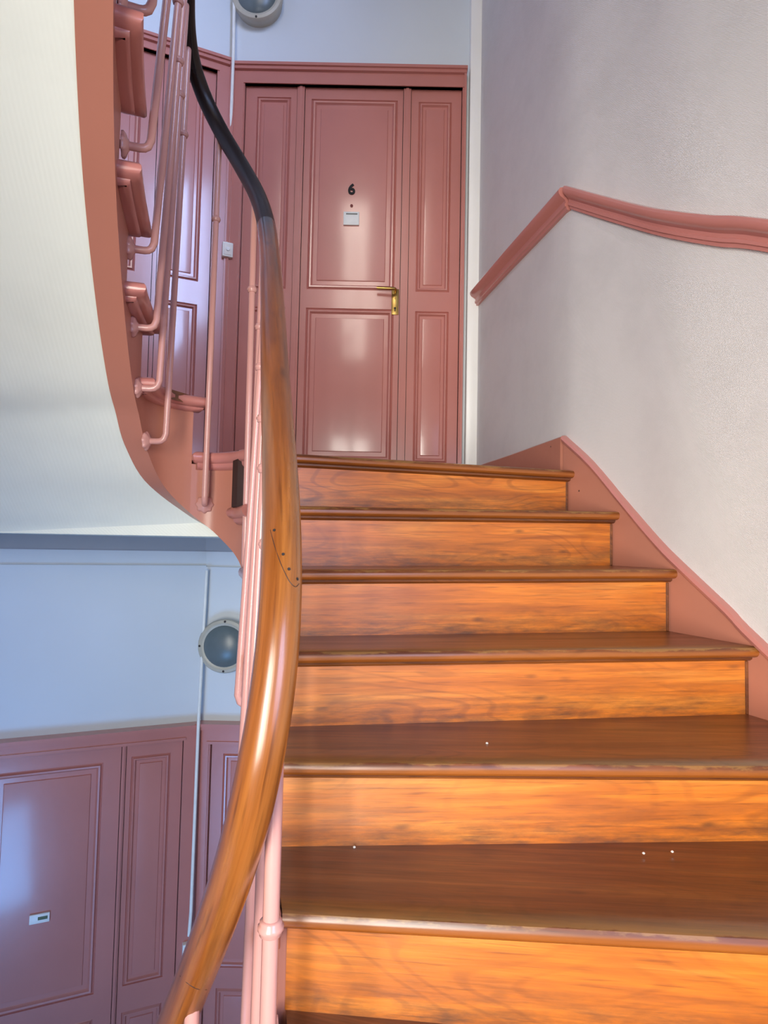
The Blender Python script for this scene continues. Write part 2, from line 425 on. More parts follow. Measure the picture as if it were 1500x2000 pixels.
for i, (wx0, wx1, c, d) in enumerate(WINS):
    c += ZE; d += ZE
    mb = MB(); fr = 0.05
    mb.box(O, U, ZV, W, (wx0, wx1), (c, c + fr), (-.1, -.04)); mb.box(O, U, ZV, W, (wx0, wx1), (d - fr, d), (-.1, -.04))
    for a in (wx0, (wx0 + wx1) / 2 - fr / 2, wx1 - fr): mb.box(O, U, ZV, W, (a, a + fr), (c + fr, d - fr), (-.1, -.04))
    w = struct(mb.build('window_%d' % (i + 1), WHITE, merge=False))
    for a in (wx0 + fr, (wx0 + wx1) / 2 + fr / 2):
        mb = MB(); mb.box(O, U, ZV, W, (a, a + (wx1 - wx0) / 2 - 1.5 * fr), (c + fr, d - fr), (-.075, -.070)); mb.build('pane', WGLASS, w)

Os = Vector((wall_x(sy0), sy0, 0)); Us = (Vector((wall_x(sy1), sy1, 0)) - Os); Ls = Us.length; Us.normalize(); Ws = Vector((-Us.y, Us.x, 0)); fr = .05
for i, (y0, y1, c, d) in enumerate(SIDE):
    c += ZE; d += ZE; mb = MB()
    mb.box(Os, Us, ZV, Ws, (0, Ls), (c, c + fr), (-.06, 0)); mb.box(Os, Us, ZV, Ws, (0, Ls), (d - fr, d), (-.06, 0))
    for a in (0, Ls / 2 - fr / 2, Ls - fr): mb.box(Os, Us, ZV, Ws, (a, a + fr), (c + fr, d - fr), (-.06, 0))
    w = struct(mb.build('window_%d' % (i + 4), WHITE, merge=False))
    for a in (fr, Ls / 2 + fr / 2):
        mb = MB(); mb.box(Os, Us, ZV, Ws, (a, a + Ls / 2 - 1.5 * fr), (c + fr, d - fr), (-.035, -.030)); mb.build('pane', WGLASS, w)

# floors, ceiling
def slab(name, poly, z0, z1, mat, label=None):
    mb = MB()
    top = [Vector((x, y, z1)) for x, y in poly]; bot = [Vector((x, y, z0)) for x, y in poly]
    mb.face(top, [(p.x, p.y) for p in top]); mb.face(bot[::-1], [(p.x, p.y) for p in bot])
    for i in range(len(poly)):
        j = (i + 1) % len(poly); mb.face([bot[i], bot[j], top[j], top[i]])
    return struct(mb.build(name, mat), label)
slab('ceiling', [(-2.05, -1.5), (1.2, -1.5), (1.2, YD), (-2.05, YD)], ZT, ZT + 0.1, WHITE)
slab('floor', [(-2.05, -1.5), (1.2, -1.5), (1.2, 2.0), (-2.05, 2.0)], ZE - 5.3, ZE - 5.2, TREAD)
slab('floor', [(-2.05, 1.9), (1.3, 1.9), (1.3, YD), (-2.05, YD)], ZL - 0.2, ZL, BOUNCE_FLOOR)  # unseen floor, pale colour chosen to bounce light up to the soffit
slab('floor', [(-2.05, -1.5), (1.05, -1.5), (1.12, 0.1), (1.12, 0.35), (-2.05, 0.35)], Z0 + R * 10 - 0.25, Z0 + R * 10, TREAD)

# ------------------------------------------------------------------ the string around the well: events (plan on the well face)
kz = lambda k: Z0 - R * k
ev = [('k', 8, (-0.045, 0.585)), ('k', 7, (-0.060, 0.69)), ('k', 6, (-0.102, 0.85)), ('k', 5, (-0.152, 1.02)), ('k', 4, (-0.205, 1.20)), ('k', 3, (-0.260, 1.385)),
      ('k', 2, (-0.315, 1.57)), ('k', 1, (-0.370, 1.745)), ('k', 0, (-0.437, 1.905)), ('x', 0, (-0.53, 1.965)), ('u', 1, (-0.615, 1.945)),
      ('x', 0, (-0.68, 1.885)), ('x', 0, (-0.702, 1.80)), ('u', 2, (-0.697, 1.72)), ('x', 0, (-0.685, 1.64)), ('u', 3, (-0.648, 1.49)), ('u', 4, (-0.587, 1.285)), ('u', 5, (-0.520, 1.10)),
      ('u', 6, (-0.44, 0.91)), ('u', 7, (-0.36, 0.74))]
ev = [(a, b, (c[0] - .0105, c[1] + .0345) if a == 'k' and b > 0 else c) for a, b, c in ev]   # risers stand behind the nosings
def zbot(e):
    ty, k, (x, y) = e
    if ty == 'k': return kz(k) - 0.36
    if y > 1.75:
        return {1.965: ZE + 0.015, 1.945: ZE + 0.085, 1.885: ZE + 0.165, 1.80: ZE + 0.262}[y]
    return ZE + 1.779 - 0.833 * y
NS = 6
plan = catmull([Vector((e[2][0], e[2][1], zbot(e))) for e in ev], NS)     # xy + bottom z
def nrm(i):
    a = plan[max(i - 1, 0)]; b = plan[min(i + 1, len(plan) - 1)]
    t = Vector((b.x - a.x, b.y - a.y, 0)).normalized(); return Vector((-t.y, t.x, 0))   # points into the well (left of travel)
idx = {}
for i, e in enumerate(ev):
    if e[0] != 'x': idx[(e[0], e[1])] = i * NS
order = [('k', k) for k in range(8, -1, -1)] + [('u', k) for k in range(1, 8)]
TH = 0.062
def top_of(key): return kz(key[1]) if key[0] == 'k' else Z0 + R * key[1]

stairs = empty('staircase', (0.25, 1.9, kz(8)))
tag(stairs, 'varnished oak stair flight rising to the door numbered 6', 'staircase')
upstairs = empty('staircase', (-1.3, 1.9, Z0))
tag(upstairs, 'upper stair flight with pink painted string climbing back at the left', 'staircase')

def string_piece(keys, parent):
    mb = MB()
    for a, b in zip(keys[:-1], keys[1:]):
        i0, i1 = idx[a], idx[b]; zt = top_of(a) - 0.036
        inn = []; out = []
        for i in range(i0, i1 + 1):
            p = plan[i]; n = nrm(i)
            inn.append(Vector((p.x, p.y, 0))); q = Vector((p.x, p.y, 0)) - n * TH; out.append(q)
        L = cum(inn); uvt = [(l, zt) for l in L]
        zb = [plan[i].z for i in range(i0, i1 + 1)]
        T = lambda arr: [Vector((p.x, p.y, zt)) for p in arr]
        B = lambda arr: [Vector((p.x, p.y, z)) for p, z in zip(arr, zb)]
        loops = [B(inn), T(inn), T(out), B(out)]
        uvr = [[(l, 0) for l in L], uvt, uvt, [(l, 0) for l in L]]
        mb.grid(loops + [loops[0]], uvr + [uvr[0]])
        mb.face([l[0] for l in loops]); mb.face([l[-1] for l in loops])
    o = mb.build('string', PINKS, None, smooth=True, angle=35); adopt(o, parent); return o
string_piece(order[:9], stairs)
string_piece(order[8:], upstairs)

# pink nosing returns on the well side (one per tread end)
retprof0 = [(0.0, 0.0), (0.030, 0.0), (0.038, -0.005), (0.041, -0.014), (0.039, -0.024), (0.032, -0.032), (0.024, -0.035), (0.022, -0.044), (0.014, -0.052), (0.0, -0.054)]
uprof = [(0.0, 0.0), (0.034, 0.0), (0.044, -0.004), (0.049, -0.012), (0.049, -0.021), (0.044, -0.029), (0.034, -0.033), (0.026, -0.034), (0.024, -0.040), (0.018, -0.044), (0.0, -0.045)]
def nosing_return(i0, i1, z, parent, ext=0.03, k=1.0, mitre=False):
    pts = [Vector((plan[i].x, plan[i].y, z)) for i in range(i0, i1 + 1)]
    ns = [nrm(i) for i in range(i0, i1 + 1)]
    retprof = uprof if mitre else retprof0
    d0 = (pts[0] - pts[1]).normalized(); pts = [pts[0] + d0 * (0.0 if mitre else 0.036)] + pts; ns = [ns[0]] + ns
    d1 = (pts[-1] - pts[-2]).normalized(); pts.append(pts[-1] + d1 * ext); ns.append(ns[-1])
    mb = MB(); rows = [[p + n * (a * k) + ZV * b for a, b in retprof] for p, n in zip(pts, ns)]
    e0 = [pts[0] - n_ * 0.01 + d0 * (a * k) + ZV * b for n_ in ns[:1] for a, b in retprof]; e1 = [pts[-1] - ns[-1] * 0.01 + d1 * (a * k) + ZV * b for a, b in retprof]
    rows[0] = [pts[0] + ns[0] * (a * k) + d0 * (a * k) + ZV * b for a, b in retprof]; rows[-1] = [pts[-1] + ns[-1] * (a * k) + d1 * (a * k) + ZV * b for a, b in retprof]
    if mitre: rows = [e0] + rows + [e1]; pts = [pts[0]] + pts + [pts[-1]]
    else: rows = rows + [e1]; pts = pts + [pts[-1]]
    L = cum(pts); mb.grid(rows, [[(l, j * .01) for j in range(len(retprof) + 1)] for l in L], True)
    mb.face(rows[0]); mb.face(rows[-1])
    o = mb.build('nosing_return', PINK, None, smooth=True, angle=50); adopt(o, parent)
for k in range(7, 0, -1): nosing_return(idx[('k', k)], idx[('k', k - 1)] - (0 if k == 1 else 3), kz(k), stairs, 0.0)
nosing_return(idx[('k', 0)], idx[('u', 1)] - 1, Z0, upstairs, -0.025)
for k in range(1, 7): nosing_return(idx[('u', k)], idx[('u', k + 1)], Z0 + R * k, upstairs, -0.012, 1.0, True)
# bare dark end of the landing riser, beside the string
i = idx[('k', 0)]; p = plan[i]; n = nrm(i)
mb = MB(); q = Vector((p.x, p.y, 0)) + n * 0.004
tt = Vector((-n.y, n.x, 0))
mb.box(q, tt, ZV, n, (-0.012, 0.024), (kz(1), Z0 - 0.002), (-0.03, 0.030))
adopt(mb.build('riser_end', DARKW, None), stairs)['label'] = 'dark unpainted end of the landing riser'

# ------------------------------------------------------------------ treads and risers
tprof = [(0.05, 0), (0.012, 0), (0.005, -0.0025), (0.0012, -0.008), (0, -0.0135), (0.0012, -0.020), (0.006, -0.0255), (0.013, -0.028), (0.020, -0.0285), (0.021, -0.034), (0.027, -0.0385), (0.036, -0.040), (0.036, -0.0285)]
tv = [0.05, 0.012, 0.004, -0.001, -.006, -.012, -.04, -.05, -.055, -.06, -.07, -.08, -.1]
OV = 0.036
def tread(Lp, Rp, Lb, Rb, parent, mat, name='tread'):
    """front nosing line Lp-Rp, back line Lb-Rb (3-D points on top)"""
    rows = []
    for P, B in ((Lp, Lb), (Rp, Rb)):
        d = Vector((B.x - P.x, B.y - P.y, 0)); D = d.length; d.normalize()
        row = [Vector((B.x, B.y, P.z))] + [P + d * a + ZV * h for a, h in tprof] + [Vector((B.x, B.y, P.z - 0.0285))]
        rows.append((row, [D] + tv + [-.12 - D]))
    mb = MB(); Ln = (Rp - Lp).length
    mb.grid([rows[0][0], rows[1][0]], [[(0, v) for v in rows[0][1]], [(Ln, v) for v in rows[1][1]]])
    mb.face(rows[0][0]); mb.face(rows[1][0])
    o = mb.build(name, mat, None, smooth=True, angle=30); adopt(o, parent); return o
def riser(Lp, Rp, zt0, zb, parent, mat, toward):
    d = toward.normalized()
    a = Lp + d * OV; b = Rp + d * OV; Ln = (b - a).length
    mb = MB()
    def q(P, s, z): return Vector((P.x, P.y, z)) + d * s
    zl, zr = Lp.z - 0.04, Rp.z - 0.04
    zbl, zbr = zb
    f = [q(a, 0, zbl), q(b, 0, zbr), q(b, 0, zr), q(a, 0, zl)]
    mb.face(f, [(0, 0), (Ln, 0), (Ln, zr - zbr), (0, zl - zbl)])
    g = [q(a, .02, zbl), q(b, .02, zbr), q(b, .02, zr), q(a, .02, zl)]
    mb.face(g[::-1]); 
    for i in range(4): mb.face([f[i], g[i], g[(i + 1) % 4], f[(i + 1) % 4]])
    o = mb.build('riser', mat, None); adopt(o, parent); return o

# nosing lines of the oak flight: left end at the string, right end at the wall (right end heights sag a little)
def lp(k):
    p = plan[idx[('k', k)]]; n = nrm(idx[('k', k)]); t = Vector((n.y, -n.x, 0))
    q = Vector((p.x, p.y, kz(k))) - t * OV - n * 0.002; return q
RP = {0: at(1131, 919, 2.25), 1: at(1207, 999, 2.04), 2: at(1306, 1112, 1.80), 3: at(1480, 1264, 1.565)}
def wall_at(L, Q):
    """extend L->Q to the right wall"""
    d = Vector((Q.x - L.x, Q.y - L.y))
    best = None
    for a, b in zip(WALLR[:-1], WALLR[1:]):
        ex, ey = b[0] - a[0], b[1] - a[1]; den = d.x * ey - d.y * ex
        if abs(den) < 1e-9: continue
        rx, ry = a[0] - L.x, a[1] - L.y
        t = (rx * ey - ry * ex) / den; s = (rx * d.y - ry * d.x) / den
        if t > 0.1 and 0 <= s <= 1: best = t if best is None else min(best, t)
    if best is None: raise ValueError('wall')
    return Vector((L.x + d.x * best, L.y + d.y * best, L.z + (Q.z - L.z) * best))
LP = {k: lp(k) for k in range(0, 9)}
RP[4] = at(1500, 1496, 1.225); RP[5] = at(1500, 1836, 0.955)
RP[6] = Vector((1.13, 0.50, kz(6))); RP[7] = Vector((1.13, 0.12, kz(7))); RP[8] = Vector((1.09, -0.3, kz(8)))
for k in range(0, 9): RP[k] = wall_at(LP[k], RP[k])
def backdir(k): 
    d = Vector((RP[k].x - LP[k].x, RP[k].y - LP[k].y, 0)).normalized(); return Vector((-d.y, d.x, 0))
for k in range(1, 9):
    bd = backdir(k - 1) * (OV + 0.005)
    Lb = LP[k - 1] + bd; Rb = RP[k - 1] + bd
    # the far right corner follows the wall
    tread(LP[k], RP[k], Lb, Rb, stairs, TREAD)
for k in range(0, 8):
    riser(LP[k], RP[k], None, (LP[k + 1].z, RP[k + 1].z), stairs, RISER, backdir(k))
for k in range(0, 5):
    d = (RP[k] - LP[k]); d.z = 0; d.normalize(); b_ = RP[k] + backdir(k) * OV; ln = (RP[k] - LP[k]).length
    mb = MB(); q = Vector((b_.x, b_.y, 0)) - d * 0.024; mb.box(q, d, ZV, -backdir(k), (-.003, .004), (RP[k + 1].z, RP[k].z - .041), (-.002, .005))
    adopt(mb.build('end_bead', TREAD, None, bevel=.0015), stairs)
riser(LP[8], RP[8], None, (kz(9), kz(9)), stairs, RISER, backdir(8))
# landing edge board + landing floor
bd = backdir(0) * 0.16
tread(LP[0], RP[0], LP[0] + bd, RP[0] + bd, stairs, TREAD)
inner = [(plan[i].x - nrm(i).x * 0.0, plan[i].y) for i in range(idx[('k', 0)], idx[('u', 1)] + 1)]
Bl = LP[0] + bd; Br = RP[0] + bd
def ins(i): q = plan[i] - nrm(i) * (TH * .5); return (q.x, q.y)
innerT = [ins(i) for i in range(idx[('k', 0)], idx[('u', 1)] + 1)]; innerB = innerT[:NS + 1]
landing = [(Br.x, Br.y), (XR, YD), (cornU.x, YD), (eU.x, eU.y), (-2.05, eU.y), (-2.05, 2.36)] + innerT[::-1] + [(Bl.x, Bl.y)]
slab('floor', landing, Z0 - 0.036, Z0 - 0.001, TREAD)
landb = [(Br.x, Br.y), (XR, YD), (cornL.x, YD), (eL.x, eL.y), (-2.05, eL.y), (-2.05, 2.47)] + innerB[::-1] + [(Bl.x, Bl.y)]
slab('ceiling', landb, SLABB, Z0 - 0.04, SOFFIT)
# underside of the oak flight
mb = MB(); rows = [[], []]
for k in range(0, 9):
    P, Q = LP[k], RP[k]
    rows[0].append(Vector((P.x, P.y, kz(k) - 0.30))); rows[1].append(Vector((Q.x, Q.y, kz(k) - 0.30)))
mb.grid(rows, [[(j * .3, 0) for j in range(9)], [(j * .3, 1.2) for j in range(9)]])
adopt(mb.build('soffit', SOFFIT), stairs)
# half landing the camera stands on
slab('floor', [(-2.05, -1.5), (1.05, -1.5), (1.1, 0.1), (-0.02, 0.40), (-0.25, 0.30), (-0.5, 0.12), (-2.05, 0.10)], kz(10) - 0.25, kz(10), TREAD)

# upper flight: nosing fronts at the string -> outer left wall
UO = {1: (-2.05, 2.36), 2: (-2.05, 2.02), 3: (-2.05, 1.66), 4: (-2.05, 1.32), 5: (-2.05, 0.98), 6: (-2.05, 0.62), 7: (-2.05, 0.22)}
UL = {}; UR = {}
for k in range(1, 8):
    i = idx[('u', k)]; p = plan[i]; n = nrm(i); t = Vector((n.y, -n.x, 0))
    UL[k] = Vector((p.x, p.y, Z0 + R * k)) - t * OV - n * 0.002; UR[k] = Vector((*UO[k], Z0 + R * k))
for k in range(1, 7):
    d = (UR[k + 1] - UL[k + 1]); d.z = 0; d.normalize(); bdr = Vector((d.y, -d.x, 0)); bdr = bdr if bdr.y < 0 else -bdr
    tread(UL[k], UR[k], UL[k + 1] + bdr * .04, UR[k + 1] + bdr * .04, upstairs, TREAD)
for k in range(1, 8):
    d = (UR[k] - UL[k]); d.z = 0; d.normalize(); bdr = Vector((d.y, -d.x, 0)); bdr = bdr if bdr.y < 0 else -bdr
    zb = Z0 + R * (k - 1); riser(UL[k] + d * .05, UR[k], None, (zb, zb), upstairs, PINK, bdr)
# plaster soffit under the upper flight
mb = MB(); i0 = idx[('k', 0)] + NS; i1 = idx[('u', 7)]
outer_pts = [(-2.05, 2.45), (-2.05, 2.36), (-2.05, 2.28), (-2.05, 2.17), (-2.05, 2.05), (-2.05, 1.85), (-2.05, 1.66), (-2.05, 1.32), (-2.05, 0.98), (-2.05, 0.62), (-2.05, 0.22)]
oc = catmull([Vector((x, y, 0)) for x, y in outer_pts], NS)
rows = []; uvr = []
for j, i in enumerate(range(i0, i1 + 1)):
    p = plan[i] - nrm(i) * (TH - 0.004); q = oc[min(j, len(oc) - 1)]; row = []
    for s in range(9):
        a = s / 8; row.append(Vector((p.x + (q.x - p.x) * a, p.y + (q.y - p.y) * a, p.z + 0.004 * (1 - a))))
    rows.append(row); uvr.append([(x.x, x.y + x.z) for x in row])
mb.grid(rows, uvr); o = mb.build('soffit', SOFFIT, smooth=True, angle=80); adopt(o, upstairs); o['label'] = 'greenish white plaster soffit'

# ------------------------------------------------------------------ wall string (skirting) and wall rail on the right
WL = [(XR, YD), CORN]
WS = WALLR
def wnormal(P, poly):
    best = None
    for a, b in zip(poly[:-1], poly[1:]):
        t = Vector((b[0] - a[0], b[1] - a[1], 0)); L = t.length; t.normalize(); s = (P.x - a[0]) * t.x + (P.y - a[1]) * t.y
        d = abs((P.x - a[0]) * t.y - (P.y - a[1]) * t.x)
        if -0.12 <= s <= L + 0.12 and (best is None or d < best[0]): best = (d, Vector((t.y, -t.x, 0)))
    n = best[1]
    return n if n.x < 0 or (n.x == 0 and n.y < 0) else -n
sk_land = [hit_curve(px, py, WL) for px, py in ((927, 913), (1000, 889), (1101, 853))]
sk_st = [hit_curve(px, py, WS) for px, py in ((1106, 853), (1160, 903), (1225, 980), (1290, 1055), (1360, 1124), (1430, 1190), (1497, 1258))]
last = sk_st[-1]
for x, y in ((1.08, 1.15), (1.13, 0.85), (1.138, 0.5), (1.12, 0.1)): sk_st.append(Vector((x, y, last.z - 0.69 * (last.y - y))))
def on_wall(path):
    out = []
    for p in path:
        # snap on the wall polyline
        best = None
        for a, b in zip(WS[:-1], WS[1:]):
            A = Vector((a[0], a[1])); Bv = Vector((b[0], b[1])); t = max(0, min(1, (Vector((p.x, p.y)) - A).dot(Bv - A) / (Bv - A).length_squared))
            c = A + (Bv - A) * t; d = (c - Vector((p.x, p.y))).length
            if best is None or d < best[0]: best = (d, c)
        out.append(Vector((best[1].x, best[1].y, p.z)))
    return out
sk_st = on_wall(catmull(sk_st, 4))
mb = MB(); bead = MB()
for path, poly in ((sk_land, WL), (sk_st, WS)):
    ns = [wnormal(p, poly) for p in path]
    rows = []
    for p, n in zip(path, ns):
        rows.append([p + n * -0.01 - ZV * .5, p + n * .014 - ZV * .5, p + n * .014 - ZV * .004, p + n * .010, p + n * -0.01])
    L = cum(path); mb.grid(rows, [[(l, j * .1) for j in range(6)] for l in L], True)
    mb.face(rows[0]); mb.face(rows[-1])
    rows = [[p + n * .012 - ZV * .024, p + n * .022 - ZV * .020, p + n * .026 - ZV * .010, p + n * .022 + ZV * .001, p + n * .008 + ZV * .004, p - n * .005 + ZV * .004] for p, n in zip(path, ns)] if poly is WS else None
    if rows:
        bead.grid(rows, [[(l, j * .1) for j in range(7)] for l in L], True); bead.face(rows[0]); bead.face(rows[-1])
bs = struct(mb.build('baseboard_right', PINKS, smooth=True, angle=30))
bead.build('bead_moulding', PINK, bs, smooth=True, angle=40)

rl_land = [hit_curve(px, py, WL) for px, py in ((926, 592), (1000, 510), (1113, 389))]
rl_st = [hit_curve(px, py, WS) for px, py in ((1118, 388), (1200, 412), (1300, 437), (1400, 453), (1498, 461))]
last = rl_st[-1]
for x, y in ((1.08, 1.15), (1.13, 0.85), (1.138, 0.5)): rl_st.append(Vector((x, y, last.z - 0.66 * (last.y - y))))
rl_st = on_wall(catmull(rl_st, 5))
rprof = [(-0.01, -0.043), (0.012, -0.043), (0.014, -0.032), (0.020, -0.030), (0.021, -0.020), (0.017, -0.016), (0.019, -0.006), (0.030, 0.002), (0.040, 0.008), (0.046, 0.018), (0.047, 0.030), (0.041, 0.040), (0.028, 0.044), (-0.01, 0.044)]
mb = MB()
for path, poly in ((rl_land, WL), (rl_st, WS)):
    rows = []
    for p in path:
        n = wnormal(p, poly); rows.append([p + n * a + ZV * b for a, b in rprof])
    L = cum(path); mb.grid(rows, [[(l, j * .1) for j in range(len(rprof) + 1)] for l in L], True); mb.face(rows[0]); mb.face(rows[-1])
struct(mb.build('trim_1', PINK, smooth=True, angle=35), 'pink moulded dado rail on the stair wall')

# white boxed strip in the far right corner
mb = MB(); a = on_plane(912, 500, farO, farN).x; b_ = on_plane(934, 500, farO, farN).x
mb.box(Vector((0, YD, 0)), Vector((1, 0, 0)), ZV, farN, (a - 0.002, b_), (Z0, ZT), (-0.02, 0.05))
struct(mb.build('trim_2', WHITE, bevel=0.008, smooth=True), 'white boxed strip in the corner beside the door numbered 6')

# ------------------------------------------------------------------ doors
PANEL = [(0, 0), (0.002, -0.008), (0.007, -0.005), (0.013, 0.004), (0.021, 0.003), (0.026, -0.006), (0.030, -0.009), (0.052, -0.009), (0.055, -0.004), (0.064, -0.003)]
PANELN = [(0, 0), (0.002, -0.008), (0.006, -0.005), (0.011, 0.004), (0.018, 0.003), (0.022, -0.006), (0.025, -0.009), (0.039, -0.009), (0.042, -0.004), (0.049, -0.003)]
BW = 0.017
def door(name, O, U, W, lay, z0, label):
    """lay: u-extents. frame outer (a0,a1), frame inner, leaf, sides, tops"""
    root = empty(name, O + U * (0.5 * (lay['leaf'][0] + lay['leaf'][1])) + ZV * z0); struct(root, label)
    fo, fi = lay['outer'], lay['inner']; ot, it = lay['otop'], lay['itop']
    mb = MB()
    for (a, b, c, d, w) in ((fo[0], fi[0], z0, ot, .030), (fi[1], fo[1], z0, ot, .030), (fi[0], fi[1], it, ot, .030)):
        mb.box(O, U, ZV, W, (a, b), (c, d), (-.03, w + .014))
    e = 0.016   # raised outer fillet and inner bead
    mb.box(O, U, ZV, W, (fo[0], fo[0] + e), (z0, ot), (.02, .056)); mb.box(O, U, ZV, W, (fo[1] - min(e, (fo[1] - fi[1]) * .6), fo[1]), (z0, ot), (.02, .056))
    mb.box(O, U, ZV, W, (fo[0], fo[1]), (ot - .03, ot), (.02, .060)); mb.box(O, U, ZV, W, (fo[0] - .004, fo[1] + .004), (ot - .012, ot + .004), (-.01, .070))
    mb.box(O, U, ZV, W, (fi[0] - .018, fi[1] + .010), (it, it + .014), (.02, .050)); mb.box(O, U, ZV, W, (fi[0] - .018, fi[0] - .006), (z0, it), (.02, .050))
    adopt(mb.build('door_frame', PINK, merge=False, bevel=.003, smooth=True), root)
    for (a, b) in lay['mull']:
        mb = MB(); mb.box(O, U, ZV, W, (a, b), (z0, it), (-.03, .027)); mb.box(O, U, ZV, W, (a + (b - a) * .3, b - (b - a) * .3), (z0, it), (.0, .033))
        adopt(mb.build('mullion', PINK, merge=False, bevel=.002, smooth=True), root)
    def board(nm, ext, panels, prof, gap=.003):
        mb = MB(); x0, x1, y0, y1 = ext[0] + gap, ext[1] - gap, z0 + .006, it - .004; w_ = (-.004, BW)
        if panels:
            a, b = panels[0][0], panels[0][1]; cuts = sorted([(p[2], p[3]) for p in panels])
            mb.box(O, U, ZV, W, (x0, a), (y0, y1), w_); mb.box(O, U, ZV, W, (b, x1), (y0, y1), w_); yl = y0
            for c, d in cuts: mb.box(O, U, ZV, W, (a, b), (yl, c), w_); yl = d
            mb.box(O, U, ZV, W, (a, b), (yl, y1), w_)
        else: mb.box(O, U, ZV, W, (x0, x1), (y0, y1), w_)
        o = adopt(mb.build(nm, PINK, merge=False), root)
        for (a, b, c, d) in panels:
            mb = MB(); nested(mb, O + W * BW, U, ZV, W, (a, b), (c, d), prof)
            p = mb.build('door_panel', PINK, None, smooth=True, angle=25); p.parent = o; p.matrix_parent_inverse = o.matrix_world.inverted() if False else Matrix.Identity(4)
        return o
    leaf = board('door_leaf', lay['leaf'], lay['leaf_p'], PANEL)
    for ext, ps in zip(lay['side'], lay['side_p']): board('side_panel', ext, ps, PANELN)
    # dark reveal behind the boards
    mb = MB(); mb.box(O, U, ZV, W, (fi[0], fi[1]), (z0, it), (-.008, .003)); adopt(mb.build('reveal', DARKM), root)
    return root, leaf
def child(o, par):
    o.parent = par; return o

fx = lambda px, py=170: on_plane(px, py, farO, farN).x
fz = lambda py, px=690: on_plane(px, py, farO, farN).z
zsh = 0.0
lay1 = dict(outer=(fx(457), fx(909)), inner=(fx(482), fx(902)), otop=fz(143, 690), itop=fz(178, 690), leaf=(fx(597), fx(789)),
            mull=[(fx(583), fx(597)), (fx(789), fx(803))], side=[(fx(482), fx(583)), (fx(803), fx(902))])
pb = Z0 + 0.165
lay1['leaf_p'] = [(fx(608, 250), fx(776, 250), fz(569), fz(199)), (fx(608, 250), fx(776, 250), pb, fz(605))]
lay1['side_p'] = [[(fx(502, 250), fx(568, 250), fz(566, 540), fz(194, 540)), (fx(502, 250), fx(568, 250), pb, fz(602, 540))],
                  [(fx(817, 250), fx(881, 250), fz(573, 850), fz(204, 850)), (fx(817, 250), fx(881, 250), pb, fz(611, 850))]]
door1, leaf1 = door('door_1', farO, Vector((1, 0, 0)), farN, lay1, Z0, 'glossy pink panelled door numbered 6 with narrow fixed side panels')
# its twin one storey below
cl = on_plane(395, 1412, farO, farN).x - fx(462)
def shift(lay, du, dz):
    s = lambda e: (e[0] + du, e[1] + du)
    L = dict(outer=s(lay['outer']), inner=s(lay['inner']), otop=lay['otop'] + dz, itop=lay['itop'] + dz, leaf=s(lay['leaf']), mull=[s(q) for q in lay['mull']], side=[s(q) for q in lay['side']])
    L['leaf_p'] = [(a + du, b + du, c + dz, d + dz) for a, b, c, d in lay['leaf_p']]
    L['side_p'] = [[(a + du, b + du, c + dz, d + dz) for a, b, c, d in q] for q in lay['side_p']]
    return L
door4, _ = door('door_4', farO, Vector((1, 0, 0)), farN, shift(lay1, cl, -H), ZL, 'purple shaded panelled door on the floor below, beside the handrail')

# oblique doors
Wn = oblN if oblN.y < 0 else -oblN
def ou(px, py, O=oL): return (on_plane(px, py, O, Wn) - O).dot(oblU)
def oz(px, py, O=oL): return on_plane(px, py, O, Wn).z
ltop = oz(300, 1418)
a_in = ou(357, 1460); l3 = dict(outer=(-1.28, -0.004), inner=(-1.20, a_in), otop=ltop, itop=oz(355, 1441),
    leaf=(ou(-48, 1500), ou(238, 1480)), mull=[(ou(238, 1480), ou(246, 1480))], side=[(ou(246, 1480), a_in)])
itz = l3['itop']
l3['side'].append((-1.20, l3['leaf'][0] - .03)); l3['mull'].append((l3['leaf'][0] - .03, l3['leaf'][0]))
lpb = ZL + .165
l3['leaf_p'] = [(ou(-16, 1510), ou(202, 1490), oz(172, 1940), oz(202, 1487)), (ou(-16, 1510), ou(202, 1490), lpb, oz(172, 1988))]
l3['side_p'] = [[(ou(257, 1476), ou(333, 1470), oz(232, 1924), oz(257, 1476)), (ou(257, 1476), ou(333, 1470), lpb, oz(228, 1976))], []]
door3, leaf3 = door('door_3', oL, oblU, Wn, l3, ZL, 'purple shaded panelled door on the floor below with a small white nameplate')
l2 = shift(l3, 0, H + 0.02)
door2, _ = door('door_2', oU, oblU, Wn, l2, Z0, 'panelled door behind the balusters at the left of the upper landing')

# door 6 fittings
X1 = Vector((1, 0, 0))
def on_leaf(px, py): return on_plane(px, py, farO, farN)
fc = bpy.data.curves.new('numeral', 'FONT'); fc.body = '6'; fc.size = 0.082; fc.extrude = 0.003; fc.offset = 0.0022; fc.align_x = 'CENTER'; fc.align_y = 'CENTER'
fo_ = bpy.data.objects.new('numeral_tmp', fc); C.objects.link(fo_)
bpy.context.view_layer.update()
me = bpy.data.meshes.new_from_object(fo_.evaluated_get(bpy.context.evaluated_depsgraph_get())); bpy.data.objects.remove(fo_)
me.transform(Matrix.Translation(on_leaf(687, 374) + farN * 0.0165) @ Matrix.Rotation(math.radians(90), 4, 'X')); me.materials.clear(); me.materials.append(BLACK)
o = bpy.data.objects.new('door_number', me); C.objects.link(o); child(o, leaf1); o['label'] = 'black numeral 6'
mb = MB(); lathe(mb, on_leaf(687, 405) + farN * .014, farN, [(0, .008), (.004, .008), (.005, .004), (.004, .003)], 12); child(mb.build('peephole', plain('dull_red', (.22, .03, .025), .4)), leaf1)
c0 = on_leaf(671, 443); c1 = on_leaf(702, 418)
